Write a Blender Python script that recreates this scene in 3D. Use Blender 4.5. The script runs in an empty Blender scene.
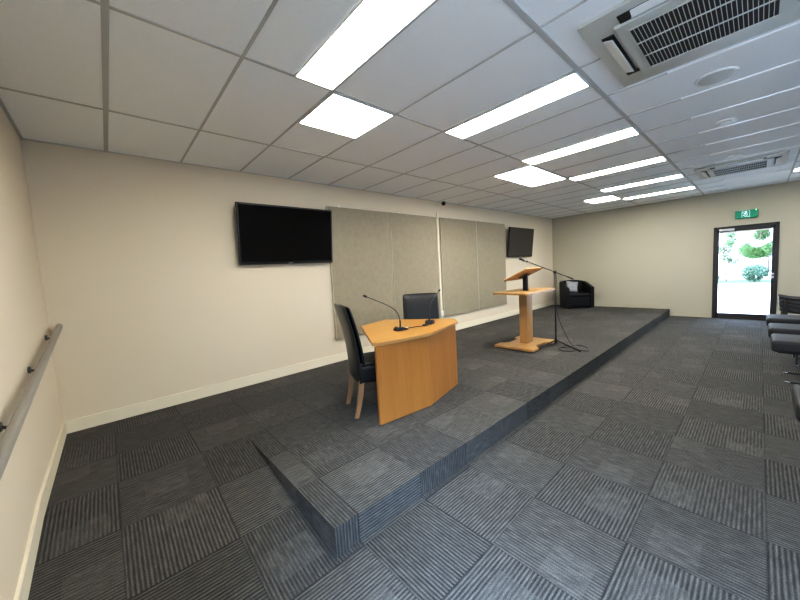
import bpy, bmesh, math, random
import mathutils
from mathutils import Vector, Matrix
import os
random.seed(7)
SC = bpy.context.scene
COL = SC.collection
PI = math.pi
R = math.radians

# ------------------------------------------------------------------ measured place
H = 2.851            # ceiling
L = 10.87            # far wall
PH = 0.167           # platform height
PX, PY = 1.205, -2.857   # platform corner
RT = -1.50           # top of the ramp
RS = -8.2            # wall behind the audience
T0 = 0.558; TC = 0.617   # ceiling grid
ROWS = [-1.008, -2.227, -3.450, -4.672, -5.894, -7.116]

# ------------------------------------------------------------------ helpers
def tag(o, label=None, cat=None, group=None, kind=None):
    if label: o['label'] = label
    if cat: o['category'] = cat
    if group: o['group'] = group
    if kind: o['kind'] = kind
    return o

def empty(name, loc, rz=0, label=None, cat=None, group=None):
    o = bpy.data.objects.new(name, None)
    COL.objects.link(o)
    o.location = loc
    o.rotation_euler = (0, 0, rz)
    o.empty_display_size = 0.1
    return tag(o, label, cat, group)

class MB:
    """collects shapes, links them as ONE mesh object"""
    def __init__(s):
        s.bm = bmesh.new()
    def _merge(s, b, M=None):
        if M is not None: bmesh.ops.transform(b, matrix=M, verts=b.verts)
        me = bpy.data.meshes.new('t'); b.to_mesh(me); b.free()
        s.bm.from_mesh(me); bpy.data.meshes.remove(me)
        return s
    def box(s, c, d, bev=0, seg=2, rot=None, M=None):
        b = bmesh.new(); bmesh.ops.create_cube(b, size=1)
        bmesh.ops.scale(b, vec=d, verts=b.verts)
        if bev: bmesh.ops.bevel(b, geom=b.edges[:], offset=bev, segments=seg, affect='EDGES', profile=0.6)
        T = Matrix.Translation(c)
        if rot: T = T @ mathutils.Euler(rot).to_matrix().to_4x4()
        if M is not None: T = M @ T
        return s._merge(b, T)
    def cyl(s, c, r, h, seg=24, r2=None, rot=None, bev=0, M=None):
        b = bmesh.new()
        bmesh.ops.create_cone(b, cap_ends=True, segments=seg, radius1=r, radius2=r if r2 is None else r2, depth=h)
        if bev:
            es = [e for e in b.edges if abs(e.verts[0].co.z - e.verts[1].co.z) < 1e-6]
            bmesh.ops.bevel(b, geom=es, offset=bev, segments=2, affect='EDGES')
        T = Matrix.Translation(c)
        if rot: T = T @ mathutils.Euler(rot).to_matrix().to_4x4()
        if M is not None: T = M @ T
        return s._merge(b, T)
    def sph(s, c, r, sc=(1, 1, 1), M=None):
        b = bmesh.new(); bmesh.ops.create_uvsphere(b, u_segments=20, v_segments=12, radius=r)
        T = Matrix.Translation(c) @ Matrix.Diagonal((*sc, 1))
        if M is not None: T = M @ T
        return s._merge(b, T)
    def tube(s, pts, r, seg=10, closed=False):
        """pipe through points; r a number or one per point"""
        pts = [Vector(p) for p in pts]; n = len(pts)
        rr = r if isinstance(r, (list, tuple)) else [r] * n
        b = bmesh.new(); rings = []
        prev = None
        for i, p in enumerate(pts):
            if i == 0: t = pts[1] - p
            elif i == n - 1: t = p - pts[i - 1]
            else: t = (pts[i + 1] - p).normalized() + (p - pts[i - 1]).normalized()
            t.normalize()
            if prev is None:
                a = Vector((0, 0, 1)) if abs(t.z) < 0.9 else Vector((1, 0, 0))
                u = t.cross(a).normalized()
            else:
                u = (prev - t * prev.dot(t)).normalized()
            prev = u; v = t.cross(u)
            rings.append([b.verts.new(p + (u * math.cos(k * 2 * PI / seg) + v * math.sin(k * 2 * PI / seg)) * rr[i]) for k in range(seg)])
        for i in range(n - 1):
            for k in range(seg):
                b.faces.new((rings[i][k], rings[i][(k + 1) % seg], rings[i + 1][(k + 1) % seg], rings[i + 1][k]))
        b.faces.new(rings[0][::-1]); b.faces.new(rings[-1])
        return s._merge(b)
    def prism(s, poly, z0, z1, bev=0, seg=2, M=None):
        b = bmesh.new()
        vs = [b.verts.new((x, y, z0)) for x, y in poly]
        f = b.faces.new(vs)
        bmesh.ops.recalc_face_normals(b, faces=b.faces)
        g = bmesh.ops.extrude_face_region(b, geom=[f])
        bmesh.ops.translate(b, vec=(0, 0, z1 - z0), verts=[v for v in g['geom'] if isinstance(v, bmesh.types.BMVert)])
        bmesh.ops.recalc_face_normals(b, faces=b.faces)
        if bev: bmesh.ops.bevel(b, geom=b.edges[:], offset=bev, segments=seg, affect='EDGES')
        return s._merge(b, M)
    def grid(s, rows):
        """surface through rows of points (closed slab pieces are made elsewhere)"""
        b = bmesh.new()
        V = [[b.verts.new(p) for p in r] for r in rows]
        for i in range(len(V) - 1):
            for j in range(len(V[0]) - 1):
                b.faces.new((V[i][j], V[i][j + 1], V[i + 1][j + 1], V[i + 1][j]))
        return s._merge(b)
    def slab(s, rows_a, rows_b):
        """closed solid between two equal point grids"""
        b = bmesh.new()
        A = [[b.verts.new(p) for p in r] for r in rows_a]
        B = [[b.verts.new(p) for p in r] for r in rows_b]
        n, m = len(A), len(A[0])
        for i in range(n - 1):
            for j in range(m - 1):
                b.faces.new((A[i][j], A[i][j + 1], A[i + 1][j + 1], A[i + 1][j]))
                b.faces.new((B[i][j], B[i + 1][j], B[i + 1][j + 1], B[i][j + 1]))
        for i in range(n - 1):
            b.faces.new((A[i][0], A[i + 1][0], B[i + 1][0], B[i][0]))
            b.faces.new((A[i][-1], B[i][-1], B[i + 1][-1], A[i + 1][-1]))
        for j in range(m - 1):
            b.faces.new((A[0][j], B[0][j], B[0][j + 1], A[0][j + 1]))
            b.faces.new((A[-1][j], A[-1][j + 1], B[-1][j + 1], B[-1][j]))
        return s._merge(b)
    def build(s, name, m, parent=None, smooth=None, kind=None, label=None, sub=0):
        bmesh.ops.recalc_face_normals(s.bm, faces=s.bm.faces)
        me = bpy.data.meshes.new(name); s.bm.to_mesh(me); s.bm.free()
        o = bpy.data.objects.new(name, me); COL.objects.link(o)
        me.materials.append(m)
        if smooth is not None:
            me.shade_smooth()
            me.set_sharp_from_angle(angle=R(smooth))
        if sub:
            md = o.modifiers.new('sub', 'SUBSURF'); md.levels = sub; md.render_levels = sub
        if parent: o.parent = parent
        if kind: o['kind'] = kind
        if label: o['label'] = label
        return o

def copy_tree(o, parent=None):
    c = o.copy(); COL.objects.link(c)
    if parent: c.parent = parent
    for ch in list(o.children): copy_tree(ch, c)
    return c

# ------------------------------------------------------------------ materials
class NT:
    def __init__(s, name):
        s.m = bpy.data.materials.new(name); s.m.use_nodes = True
        s.t = s.m.node_tree; s.b = s.t.nodes['Principled BSDF']
    def n(s, ty, **kw):
        nd = s.t.nodes.new(ty)
        for k, v in kw.items():
            if k in ('operation', 'data_type', 'blend_type', 'noise_dimensions', 'wave_type', 'bands_direction', 'feature', 'wave_profile'): setattr(nd, k, v)
            else: nd.inputs[k.replace('_', ' ')].default_value = v
        return nd
    def l(s, a, b): s.t.links.new(a, b)
    def math(s, op, a, b=None, c=None):
        nd = s.t.nodes.new('ShaderNodeMath'); nd.operation = op
        for i, v in enumerate((a, b, c)):
            if v is None: continue
            if isinstance(v, (int, float)): nd.inputs[i].default_value = v
            else: s.l(v, nd.inputs[i])
        return nd.outputs[0]
    def ramp(s, fac, stops):
        nd = s.t.nodes.new('ShaderNodeValToRGB'); e = nd.color_ramp.elements
        e[0].position, e[0].color = stops[0][0], (*stops[0][1], 1)
        e[1].position, e[1].color = stops[1][0], (*stops[1][1], 1)
        for p_, c_ in stops[2:]:
            k = e.new(p_); k.color = (*c_, 1)
        s.l(fac, nd.inputs['Fac']); return nd.outputs['Color']

def simple(name, col, rough=0.5, metal=0.0, noise=0.0, nscale=20, bump=0.0, spec=None, coat=0):
    t = NT(name)
    t.b.inputs['Roughness'].default_value = rough
    t.b.inputs['Metallic'].default_value = metal
    if spec is not None: t.b.inputs['Specular IOR Level'].default_value = spec
    if coat: t.b.inputs['Coat Weight'].default_value = coat
    tc = t.n('ShaderNodeTexCoord')
    nz = t.n('ShaderNodeTexNoise', Scale=nscale, Detail=4.0)
    t.l(tc.outputs['Object'], nz.inputs['Vector'])
    k = noise
    c = t.ramp(nz.outputs['Fac'], [(0.25, tuple(v * (1 - k) for v in col)), (0.75, tuple(min(1, v * (1 + k)) for v in col))])
    t.l(c, t.b.inputs['Base Color'])
    if bump:
        bp = t.n('ShaderNodeBump', Strength=bump, Distance=0.002)
        t.l(nz.outputs['Fac'], bp.inputs['Height']); t.l(bp.outputs['Normal'], t.b.inputs['Normal'])
    return t.m

def wood(name, c1, c2, axis='Z', rough=0.38):
    t = NT(name)
    t.b.inputs['Roughness'].default_value = rough
    tc = t.n('ShaderNodeTexCoord'); mp = t.n('ShaderNodeMapping')
    sc = {'Z': (14, 14, 0.9), 'X': (0.9, 14, 14), 'Y': (14, 0.9, 14)}[axis]
    mp.inputs['Scale'].default_value = sc
    t.l(tc.outputs['Object'], mp.inputs['Vector'])
    n1 = t.n('ShaderNodeTexNoise', Scale=1.0, Detail=6.0, Roughness=0.6, Distortion=0.6)
    t.l(mp.outputs['Vector'], n1.inputs['Vector'])
    n2 = t.n('ShaderNodeTexNoise', Scale=9.0, Detail=3.0)
    t.l(mp.outputs['Vector'], n2.inputs['Vector'])
    f = t.math('ADD', t.math('MULTIPLY', n1.outputs['Fac'], 0.75), t.math('MULTIPLY', n2.outputs['Fac'], 0.25))
    c = t.ramp(f, [(0.34, c2), (0.62, c1)])
    t.l(c, t.b.inputs['Base Color'])
    bp = t.n('ShaderNodeBump', Strength=0.08, Distance=0.002)
    t.l(n2.outputs['Fac'], bp.inputs['Height']); t.l(bp.outputs['Normal'], t.b.inputs['Normal'])
    return t.m

def carpet_mat():
    """half metre ribbed carpet tiles laid quarter turn, UV in metres"""
    t = NT('ribbed_carpet_tiles')
    t.b.inputs['Roughness'].default_value = 0.95
    t.b.inputs['Specular IOR Level'].default_value = 0.25
    t.b.inputs['Sheen Weight'].default_value = 0.02; t.b.inputs['Sheen Roughness'].default_value = 0.45
    uv = t.n('ShaderNodeUVMap'); uv.uv_map = 'UVMap'
    sp = t.n('ShaderNodeSeparateXYZ'); t.l(uv.outputs['UV'], sp.inputs[0])
    s = 0.5
    u = t.math('DIVIDE', t.math('SUBTRACT', sp.outputs['X'], 0.356), s)
    v = t.math('DIVIDE', t.math('SUBTRACT', sp.outputs['Y'], 0.104), s)
    iu, iv = t.math('FLOOR', u), t.math('FLOOR', v)
    fu, fv = t.math('SUBTRACT', u, iu), t.math('SUBTRACT', v, iv)
    par = t.math('FLOORED_MODULO', t.math('ADD', iu, iv), 2.0)
    par = t.math('GREATER_THAN', par, 0.5)
    ipar = t.math('SUBTRACT', 1.0, par)
    def pick(a, b): return t.math('ADD', t.math('MULTIPLY', a, par), t.math('MULTIPLY', b, ipar))
    cr = pick(fu, fv)       # across the ribs
    al = pick(fv, fu)       # along the ribs
    cmb = t.n('ShaderNodeCombineXYZ'); t.l(iu, cmb.inputs[0]); t.l(iv, cmb.inputs[1])
    wn = t.n('ShaderNodeTexWhiteNoise', noise_dimensions='2D'); t.l(cmb.outputs[0], wn.inputs['Vector'])
    wc = t.n('ShaderNodeSeparateColor'); t.l(wn.outputs['Color'], wc.inputs[0])
    r1, r2, r3 = wc.outputs[0], wc.outputs[1], wc.outputs[2]
    # ribs: 26 a tile, slightly wandering
    cm2 = t.n('ShaderNodeCombineXYZ'); t.l(u, cm2.inputs[0]); t.l(v, cm2.inputs[1])
    nz = t.n('ShaderNodeTexNoise', Scale=26.0, Detail=2.0); t.l(cm2.outputs[0], nz.inputs['Vector'])
    ph = t.math('ADD', t.math('MULTIPLY', cr, 26.0 * 2 * PI), t.math('MULTIPLY', t.math('SUBTRACT', nz.outputs['Fac'], 0.5), 0.8))
    w = t.math('ADD', t.math('MULTIPLY', t.math('SINE', ph), 0.5), 0.5)
    # patch inside the tile with flatter ribs and a lighter tone
    cu = t.math('ADD', 0.1, t.math('MULTIPLY', r1, 0.8)); cv = t.math('ADD', 0.1, t.math('MULTIPLY', r2, 0.8))
    du = t.math('LESS_THAN', t.math('ABSOLUTE', t.math('SUBTRACT', fu, cu)), 0.24)
    dv = t.math('LESS_THAN', t.math('ABSOLUTE', t.math('SUBTRACT', fv, cv)), 0.20)
    patch = t.math('MULTIPLY', t.math('MULTIPLY', du, dv), t.math('GREATER_THAN', r3, 0.25))
    # rib contrast by tile: bold or faint
    con = t.math('ADD', 0.34, t.math('MULTIPLY', t.math('GREATER_THAN', r1, 0.5), 0.14))
    con = t.math('MULTIPLY', con, t.math('SUBTRACT', 1.0, t.math('MULTIPLY', patch, 0.6)))
    # broken yarn flecks along the ribs
    cm3 = t.n('ShaderNodeCombineXYZ')
    t.l(t.math('MULTIPLY', t.math('ADD', cr, r1), 34.0), cm3.inputs[0]); t.l(t.math('MULTIPLY', t.math('ADD', al, r2), 5.0), cm3.inputs[1])
    fl = t.n('ShaderNodeTexNoise', Scale=1.0, Detail=3.0, Roughness=0.7); t.l(cm3.outputs[0], fl.inputs['Vector'])
    fn = t.n('ShaderNodeTexNoise', Scale=110.0, Detail=2.0); t.l(cm2.outputs[0], fn.inputs['Vector'])
    val = t.math('ADD', 0.5, t.math('MULTIPLY', t.math('SUBTRACT', w, 0.5), con))
    val = t.math('ADD', val, t.math('MULTIPLY', t.math('SUBTRACT', fl.outputs['Fac'], 0.5), 0.85))
    val = t.math('ADD', val, t.math('MULTIPLY', t.math('SUBTRACT', fn.outputs['Fac'], 0.5), 0.9))
    val = t.math('ADD', val, t.math('MULTIPLY', patch, 0.09))
    val = t.math('ADD', val, t.math('MULTIPLY', t.math('SUBTRACT', r3, 0.5), 0.12))
    # seams
    e = t.math('MINIMUM', t.math('MINIMUM', fu, t.math('SUBTRACT', 1.0, fu)), t.math('MINIMUM', fv, t.math('SUBTRACT', 1.0, fv)))
    seam = t.math('LESS_THAN', e, 0.010)
    val = t.math('SUBTRACT', val, t.math('MULTIPLY', seam, 0.13))
    col = t.ramp(val, [(0.05, CARP[0]), (0.95, CARP[2]), (0.5, CARP[1])])
    t.l(col, t.b.inputs['Base Color'])
    bp = t.n('ShaderNodeBump', Strength=0.5, Distance=0.004)
    t.l(t.math('ADD', t.math('MULTIPLY', w, con), t.math('MULTIPLY', fn.outputs['Fac'], 0.5)), bp.inputs['Height'])
    t.l(bp.outputs['Normal'], t.b.inputs['Normal'])
    return t.m
CARP = [(0.009, 0.0087, 0.008), (0.050, 0.0475, 0.0415), (0.130, 0.123, 0.107)]

def emis(name, col, st, base=(0.9, 0.9, 0.9)):
    t = NT(name)
    t.b.inputs['Base Color'].default_value = (*base, 1)
    tc = t.n('ShaderNodeTexCoord'); nz = t.n('ShaderNodeTexNoise', Scale=3.0); t.l(tc.outputs['Object'], nz.inputs['Vector'])
    c = t.ramp(nz.outputs['Fac'], [(0.0, tuple(v * 0.99 for v in col)), (1.0, col)])
    t.l(c, t.b.inputs['Emission Color'])
    t.b.inputs['Emission Strength'].default_value = st
    return t.m

M = {}
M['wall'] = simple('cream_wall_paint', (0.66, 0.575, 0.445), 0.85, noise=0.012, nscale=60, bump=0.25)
M['wallf'] = simple('dimmed_cool_cream_paint', (0.455, 0.42, 0.33), 0.85, noise=0.012, nscale=60, bump=0.25)  # cream paint darkened in colour so the far wall looks less brightly lit
M['trim'] = simple('cream_gloss_trim', (0.74, 0.67, 0.52), 0.5, noise=0.01)
M['tile'] = simple('ceiling_tile', (0.86, 0.885, 0.90), 0.9, noise=0.02, nscale=90, bump=0.15)
M['tbar'] = simple('ceiling_bar_grey', (0.50, 0.50, 0.49), 0.7, noise=0.01)  # shade along the bars is held in this darker grey
M['tbar_lit'] = simple('ceiling_bar_lit', (0.97, 0.97, 0.97), 0.3, noise=0.01)  # whiter copy of the bar, light caught on it put into the colour
M['carpet'] = carpet_mat()
M['panel'] = emis('led_diffuser', (1.0, 0.975, 0.915), 10.5)
M['lframe'] = simple('light_frame', (0.85, 0.85, 0.83), 0.4)
M['fabric'] = simple('greige_pinboard_fabric', (0.315, 0.272, 0.20), 0.95, noise=0.07, nscale=14, bump=0.3)
M['fabedge'] = simple('panel_edge_strip', (0.52, 0.48, 0.39), 0.6)
M['white'] = simple('white_plastic', (0.82, 0.82, 0.78), 0.4)
M['acw'] = simple('aircon_plastic', (0.52, 0.52, 0.48), 0.45)
M['acw2'] = simple('aircon_flap', (0.70, 0.70, 0.67), 0.4)
M['black'] = simple('black_plastic', (0.007, 0.007, 0.008), 0.45, noise=0.1, spec=0.35)
M['slot'] = simple('slot_shade_black', (0.010, 0.009, 0.008), 0.8)
M['screen'] = simple('glossy_tv_glass', (0.002, 0.002, 0.0025), 0.09, spec=0.16)
M['screenm'] = simple('matt_tv_glass_wall_reflection', (0.022, 0.019, 0.016), 0.30, spec=0.5)  # brownish lift in the base colour paints the wall's reflection on the screen
M['leather'] = simple('black_leather', (0.006, 0.0062, 0.007), 0.36, noise=0.15, nscale=120, bump=0.35, spec=0.35)
M['oak'] = wood('golden_oak_veneer', (0.39, 0.170, 0.038), (0.32, 0.132, 0.028), 'Z')
M['oaktop'] = wood('golden_oak_top', (0.44, 0.225, 0.056), (0.38, 0.185, 0.044), 'X', 0.3)
M['oakedge'] = wood('oak_edge', (0.45, 0.25, 0.095), (0.35, 0.19, 0.07), 'X', 0.4)
M['beech'] = wood('beech_veneer', (0.48, 0.27, 0.10), (0.39, 0.21, 0.075), 'Z')
M['beechtop'] = wood('beech_top', (0.50, 0.285, 0.105), (0.42, 0.225, 0.08), 'X', 0.28)
M['legwood'] = wood('chair_leg_wood', (0.30, 0.165, 0.08), (0.22, 0.115, 0.05), 'Z')
M['chrome'] = simple('chrome', (0.7, 0.7, 0.7), 0.2, metal=1)
M['alu'] = simple('satin_aluminium', (0.55, 0.55, 0.55), 0.35, metal=0.9)
M['handle'] = simple('grey_metal_handle', (0.22, 0.22, 0.22), 0.4, metal=0.3)
M['steel'] = simple('dull_steel', (0.12, 0.115, 0.10), 0.4, metal=0.5)
M['rail'] = simple('grey_painted_rail', (0.25, 0.235, 0.205), 0.4, noise=0.02)
M['tub'] = simple('black_vinyl', (0.004, 0.004, 0.0045), 0.5, noise=0.1, spec=0.2)
M['cush'] = simple('pale_grey_cushion', (0.30, 0.31, 0.32), 0.9, noise=0.25, nscale=25)
M['doorf'] = simple('dark_bronze_frame', (0.022, 0.019, 0.018), 0.4)
M['chair'] = simple('charcoal_upholstery', (0.016, 0.0165, 0.019), 0.6, noise=0.2, nscale=60, bump=0.3)
M['shell'] = simple('black_chair_shell', (0.012, 0.012, 0.014), 0.5, noise=0.1)
M['green'] = emis('exit_sign_green', (0.0, 0.16, 0.09), 0.2, (0.0, 0.17, 0.10))
M['pict'] = emis('exit_sign_white', (0.45, 0.75, 0.85), 0.35, (0.6, 0.7, 0.7))
M['led'] = emis('green_led', (0.15, 1.0, 0.25), 3.0)
M['conc'] = simple('pale_concrete', (0.72, 0.71, 0.68), 0.9, noise=0.06, nscale=2)
M['grass'] = simple('lawn_grass', (0.07, 0.13, 0.06), 0.95, noise=0.3, nscale=8)
M['leafa'] = simple('bright_leaves', (0.075, 0.165, 0.045), 0.6, noise=0.35, nscale=3)
M['leafb'] = simple('blue_green_leaves', (0.075, 0.15, 0.095), 0.6, noise=0.3, nscale=3)
M['leafc'] = simple('pale_leaves', (0.11, 0.18, 0.09), 0.6, noise=0.2, nscale=3)
M['bark'] = simple('bark', (0.16, 0.12, 0.09), 0.9, noise=0.3, nscale=12)
M['shed'] = simple('pale_cladding', (0.75, 0.75, 0.74), 0.7, noise=0.03)
M['blue'] = simple('blue_fascia', (0.16, 0.26, 0.50), 0.5, noise=0.05)

def glass_mat():
    t = NT('clear_glass')
    tr = t.t.nodes.new('ShaderNodeBsdfTransparent'); gl = t.t.nodes.new('ShaderNodeBsdfGlossy')
    gl.inputs['Roughness'].default_value = 0.02
    lw_ = t.t.nodes.new('ShaderNodeLayerWeight'); lw_.inputs['Blend'].default_value = 0.5
    fr = t.math('ADD', 0.03, t.math('MULTIPLY', t.math('POWER', lw_.outputs['Facing'], 4.0), 0.6))
    mx = t.t.nodes.new('ShaderNodeMixShader')
    t.l(fr, mx.inputs[0]); t.l(tr.outputs[0], mx.inputs[1]); t.l(gl.outputs[0], mx.inputs[2])
    t.l(mx.outputs[0], t.t.nodes['Material Output'].inputs['Surface'])
    return t.m
M['glass'] = glass_mat()

# ------------------------------------------------------------------ the setting
def flat(name, faces, mat, kind='structure', parent=None):
    """faces: list of (verts, uvs)"""
    me = bpy.data.meshes.new(name); bm = bmesh.new(); lay = bm.loops.layers.uv.new('UVMap')
    for vs, uvs in faces:
        f = bm.faces.new([bm.verts.new(v) for v in vs])
        for lp, uv in zip(f.loops, uvs): lp[lay].uv = uv
    bm.to_mesh(me); bm.free(); me.materials.append(mat)
    o = bpy.data.objects.new(name, me); COL.objects.link(o)
    if kind: o['kind'] = kind
    if parent: o.parent = parent
    return o
def top(x0, x1, y0, y1, z):   # horizontal face, uv = metres
    q = [(x0, y0), (x1, y0), (x1, y1), (x0, y1)]
    return ([(a, b, z) for a, b in q], q)

flat('floor', [top(0, L + 0.1, RS, PY, 0)], M['carpet'])
# ramp, landing and raised platform
q = [(0, PY), (PX, PY), (PX, RT), (0, RT)]
flat('floor_ramp', [([(0, PY, 0), (PX, PY, 0), (PX, RT, PH), (0, RT, PH)], q)], M['carpet'])
pf = [top(0, L, RT, 0, PH), top(PX, L, PY, RT, PH)]
pf.append(([(PX, PY, 0), (L, PY, 0), (L, PY, PH), (PX, PY, PH)], [(PX, -2.892), (L, -2.892), (L, -2.725), (PX, -2.725)]))
pf.append(([(PX, RT, PH), (PX, PY, 0), (PX, PY, PH)], [(PX, RT), (PX - PH, PY), (PX, PY)]))
flat('floor_platform', pf, M['carpet'])

# walls as solid slabs outside the room
def wall(name, c, d): return MB().box(c, d).build(name, M['wall'], kind='structure')
wall('wall_back', (L / 2, 0.1, H / 2), (L + 0.4, 0.2, H + 0.2))
w = MB()
WY0, WY1, WV0, WV1 = -4.80, -6.9, 0.10, 2.40      # glazing behind the camera, low in the left wall
w.box((-0.1, WY0 / 2, H / 2), (0.2, -WY0, H + 0.2))
w.box((-0.1, (WY1 + RS) / 2, H / 2), (0.2, WY1 - RS, H + 0.2))
w.box((-0.1, (WY0 + WY1) / 2, (WV1 + H + 0.1) / 2), (0.2, WY0 - WY1, H + 0.1 - WV1))
w.box((-0.1, (WY0 + WY1) / 2, WV0 / 2 - 0.05), (0.2, WY0 - WY1, WV0 + 0.1))
w.build('wall_left', M['wall'], kind='structure')
DY0, DY1, DZ = -3.62, -4.60, 2.076
w = MB()
w.box((L + 0.1, (0.0 + DY0) / 2, H / 2), (0.2, -DY0, H + 0.2))
w.box((L + 0.1, (DY1 + RS) / 2, H / 2), (0.2, DY1 - RS, H + 0.2))
w.box((L + 0.1, (DY0 + DY1) / 2, (DZ + H + 0.1) / 2), (0.2, DY0 - DY1, H + 0.1 - DZ))
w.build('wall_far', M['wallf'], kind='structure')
# wall behind the audience with two windows
WIN = [(0.8, 3.2), (8.0, 10.4)]
WZ0, WZ1 = 0.95, 2.15
w = MB()
w.box((L / 2, RS - 0.1, WZ0 / 2 - 0.05), (L + 0.4, 0.2, WZ0 + 0.1))
w.box((L / 2, RS - 0.1, (WZ1 + H + 0.1) / 2), (L + 0.4, 0.2, H + 0.1 - WZ1))
xs = [-0.2] + [v for a in WIN for v in a] + [L + 0.2]
for a, b in zip(xs[0::2], xs[1::2]): w.box(((a + b) / 2, RS - 0.1, (WZ0 + WZ1) / 2), (b - a, 0.2, WZ1 - WZ0))
w.build('wall_rear', M['wall'], kind='structure')
for i, (wx, wy, wr, ww, hh, z0_) in enumerate([((a + b) / 2, RS - 0.1, 0, b - a, WZ1 - WZ0, WZ0) for a, b in WIN] + [(-0.1, (WY0 + WY1) / 2, PI / 2, WY0 - WY1, WV1 - WV0, WV0)]):
    r = empty('window_%d' % (i + 1), (wx, wy, z0_), wr); r['kind'] = 'structure'
    f = MB(); hw = ww / 2
    for x in (-hw + 0.03, 0, hw - 0.03): f.box((x, 0, hh / 2), (0.06, 0.07, hh), 0.004)
    for z in (0.03, hh - 0.03): f.box((0, 0, z), (2 * hw, 0.07, 0.06), 0.004)
    f.build('window_frame', M['doorf'], r)
    MB().box((0, 0, hh / 2), (2 * hw - 0.08, 0.006, hh - 0.08)).build('glass_pane', M['glass'], r)

# ceiling
w = MB(); w.box((L / 2, RS / 2, H + 0.05), (L, -RS, 0.1))
ceil = w.build('ceiling', M['tile'], kind='structure')
g = MB(); gw = MB()
bw = 0.022
for yy in ROWS:
    g.box((L / 2, yy, H - 0.002), (L, bw * (1.5 if abs(yy + 3.45) < 0.01 else 0.8), 0.006))
xk = T0
k = 0
xs = []
while xk < L - 0.05:
    xs.append(xk); xk += TC
edges = [0.0] + ROWS + [RS]
for k, x in enumerate(xs):
    for a, b in zip(edges[:-1], edges[1:]):
        wd = bw * (1.4 if k == 0 else 0.8)
        if a < -3.4 and k > 4:
            g.box((x, a - 0.2, H - 0.002), (wd, 0.4, 0.0055))
            gw.box((x, (a - 0.4 + b) / 2, H - 0.0025), (0.022, a - 0.4 - b, 0.0065))  # stretch painted as lit
        else:
            g.box((x, (a + b) / 2, H - 0.002), (wd, a - b, 0.0055))
g.box((L / 2, -0.01, H - 0.003), (L, 0.02, 0.006)); g.box((0.01, RS / 2, H - 0.003), (0.02, -RS, 0.006)); g.box((L - 0.01, RS / 2, H - 0.003), (0.02, -RS, 0.006))
g.build('ceiling_grid', M['tbar'], ceil)
gw.build('ceiling_grid_lit', M['tbar_lit'], ceil)

# baseboards
BH, BT = 0.120, 0.016
def skirt(name, poly_pts, parent=None, mat='trim'):
    o = MB()
    for (p, q_) in poly_pts:
        p, q_ = Vector(p), Vector(q_)
        d = q_ - p; n = Vector((-d.y, d.x, 0)).normalized() * BT     # thickness to the left of travel
        vs = [p, q_, q_ + n, p + n]
        b = bmesh.new()
        lo = [b.verts.new(v) for v in vs]; hi = [b.verts.new(v + Vector((0, 0, BH))) for v in vs]
        b.faces.new(lo[::-1]); b.faces.new(hi)
        for i in range(4): b.faces.new((lo[i], lo[(i + 1) % 4], hi[(i + 1) % 4], hi[i]))
        o._merge(b)
    return o.build(name, M[mat], kind='structure')
skirt('baseboard_back', [((L, 0, PH), (0, 0, PH))])
skirt('baseboard_left', [((0, 0, PH), (0, RT, PH)), ((0, RT, PH), (0, PY, 0)), ((0, PY, 0), (0, WY0, 0)), ((0, WY1, 0), (0, RS, 0))])
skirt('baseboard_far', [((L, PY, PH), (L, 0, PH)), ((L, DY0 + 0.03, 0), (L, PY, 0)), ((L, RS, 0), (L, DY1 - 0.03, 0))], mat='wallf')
skirt('baseboard_rear', [((0, RS, 0), (L, RS, 0))])

# glazed door in the far wall
d = empty('door_1', (L + 0.03, (DY0 + DY1) / 2, 0)); d['kind'] = 'structure'
hw = (DY0 - DY1) / 2
f = MB(); fw = 0.05
for s in (-1, 1): f.box((0, s * (hw - fw / 2), DZ / 2), (0.10, fw, DZ), 0.004)
f.box((0, 0, DZ - fw / 2), (0.10, 2 * hw, fw), 0.004); f.box((0, 0, 0.012), (0.10, 2 * hw, 0.024), 0.003)
f.build('door_frame', M['doorf'], d)
f = MB(); sw = 0.05
for s in (-1, 1): f.box((-0.01, s * (hw - fw - sw / 2 + 0.008), (DZ - fw) / 2 + 0.01), (0.045, sw, DZ - fw - 0.02), 0.004)
f.box((-0.01, 0, DZ - fw - 0.035), (0.045, 2 * hw - 2 * fw, 0.07), 0.004); f.box((-0.01, 0, 0.07), (0.045, 2 * hw - 2 * fw, 0.10), 0.004)
leaf = f.build('door_leaf', M['doorf'], d)
MB().box((-0.01, 0, DZ / 2), (0.006, 2 * hw - 2 * fw - 0.06, DZ - 0.28)).build('glass_pane', M['glass'], leaf)
MB().tube([(-0.03, -0.40, 1.40), (-0.085, -0.355, 1.38), (-0.085, -0.355, 1.08), (-0.03, -0.40, 1.06)], 0.012).build('door_handle', M['handle'], leaf, 40)
MB().cyl((-0.045, -0.425, 1.0), 0.017, 0.03, rot=(0, PI / 2, 0)).box((-0.06, -0.425, 0.93), (0.03, 0.02, 0.05), 0.004).build('door_lock', M['alu'], leaf, 40)
MB().box((-0.055, 0.28, DZ - 0.075), (0.05, 0.24, 0.045), 0.006).build('door_closer', M['alu'], leaf, 40)
MB().box((-0.055, -0.02, DZ - 0.035), (0.012, 0.40, 0.014), 0.003).build('closer_arm', M['black'], leaf)
MB().box((-0.045, 0, DZ - 0.135), (0.012, 0.78, 0.03), 0.003).build('rolled_blind', M['shed'], leaf)

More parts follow.
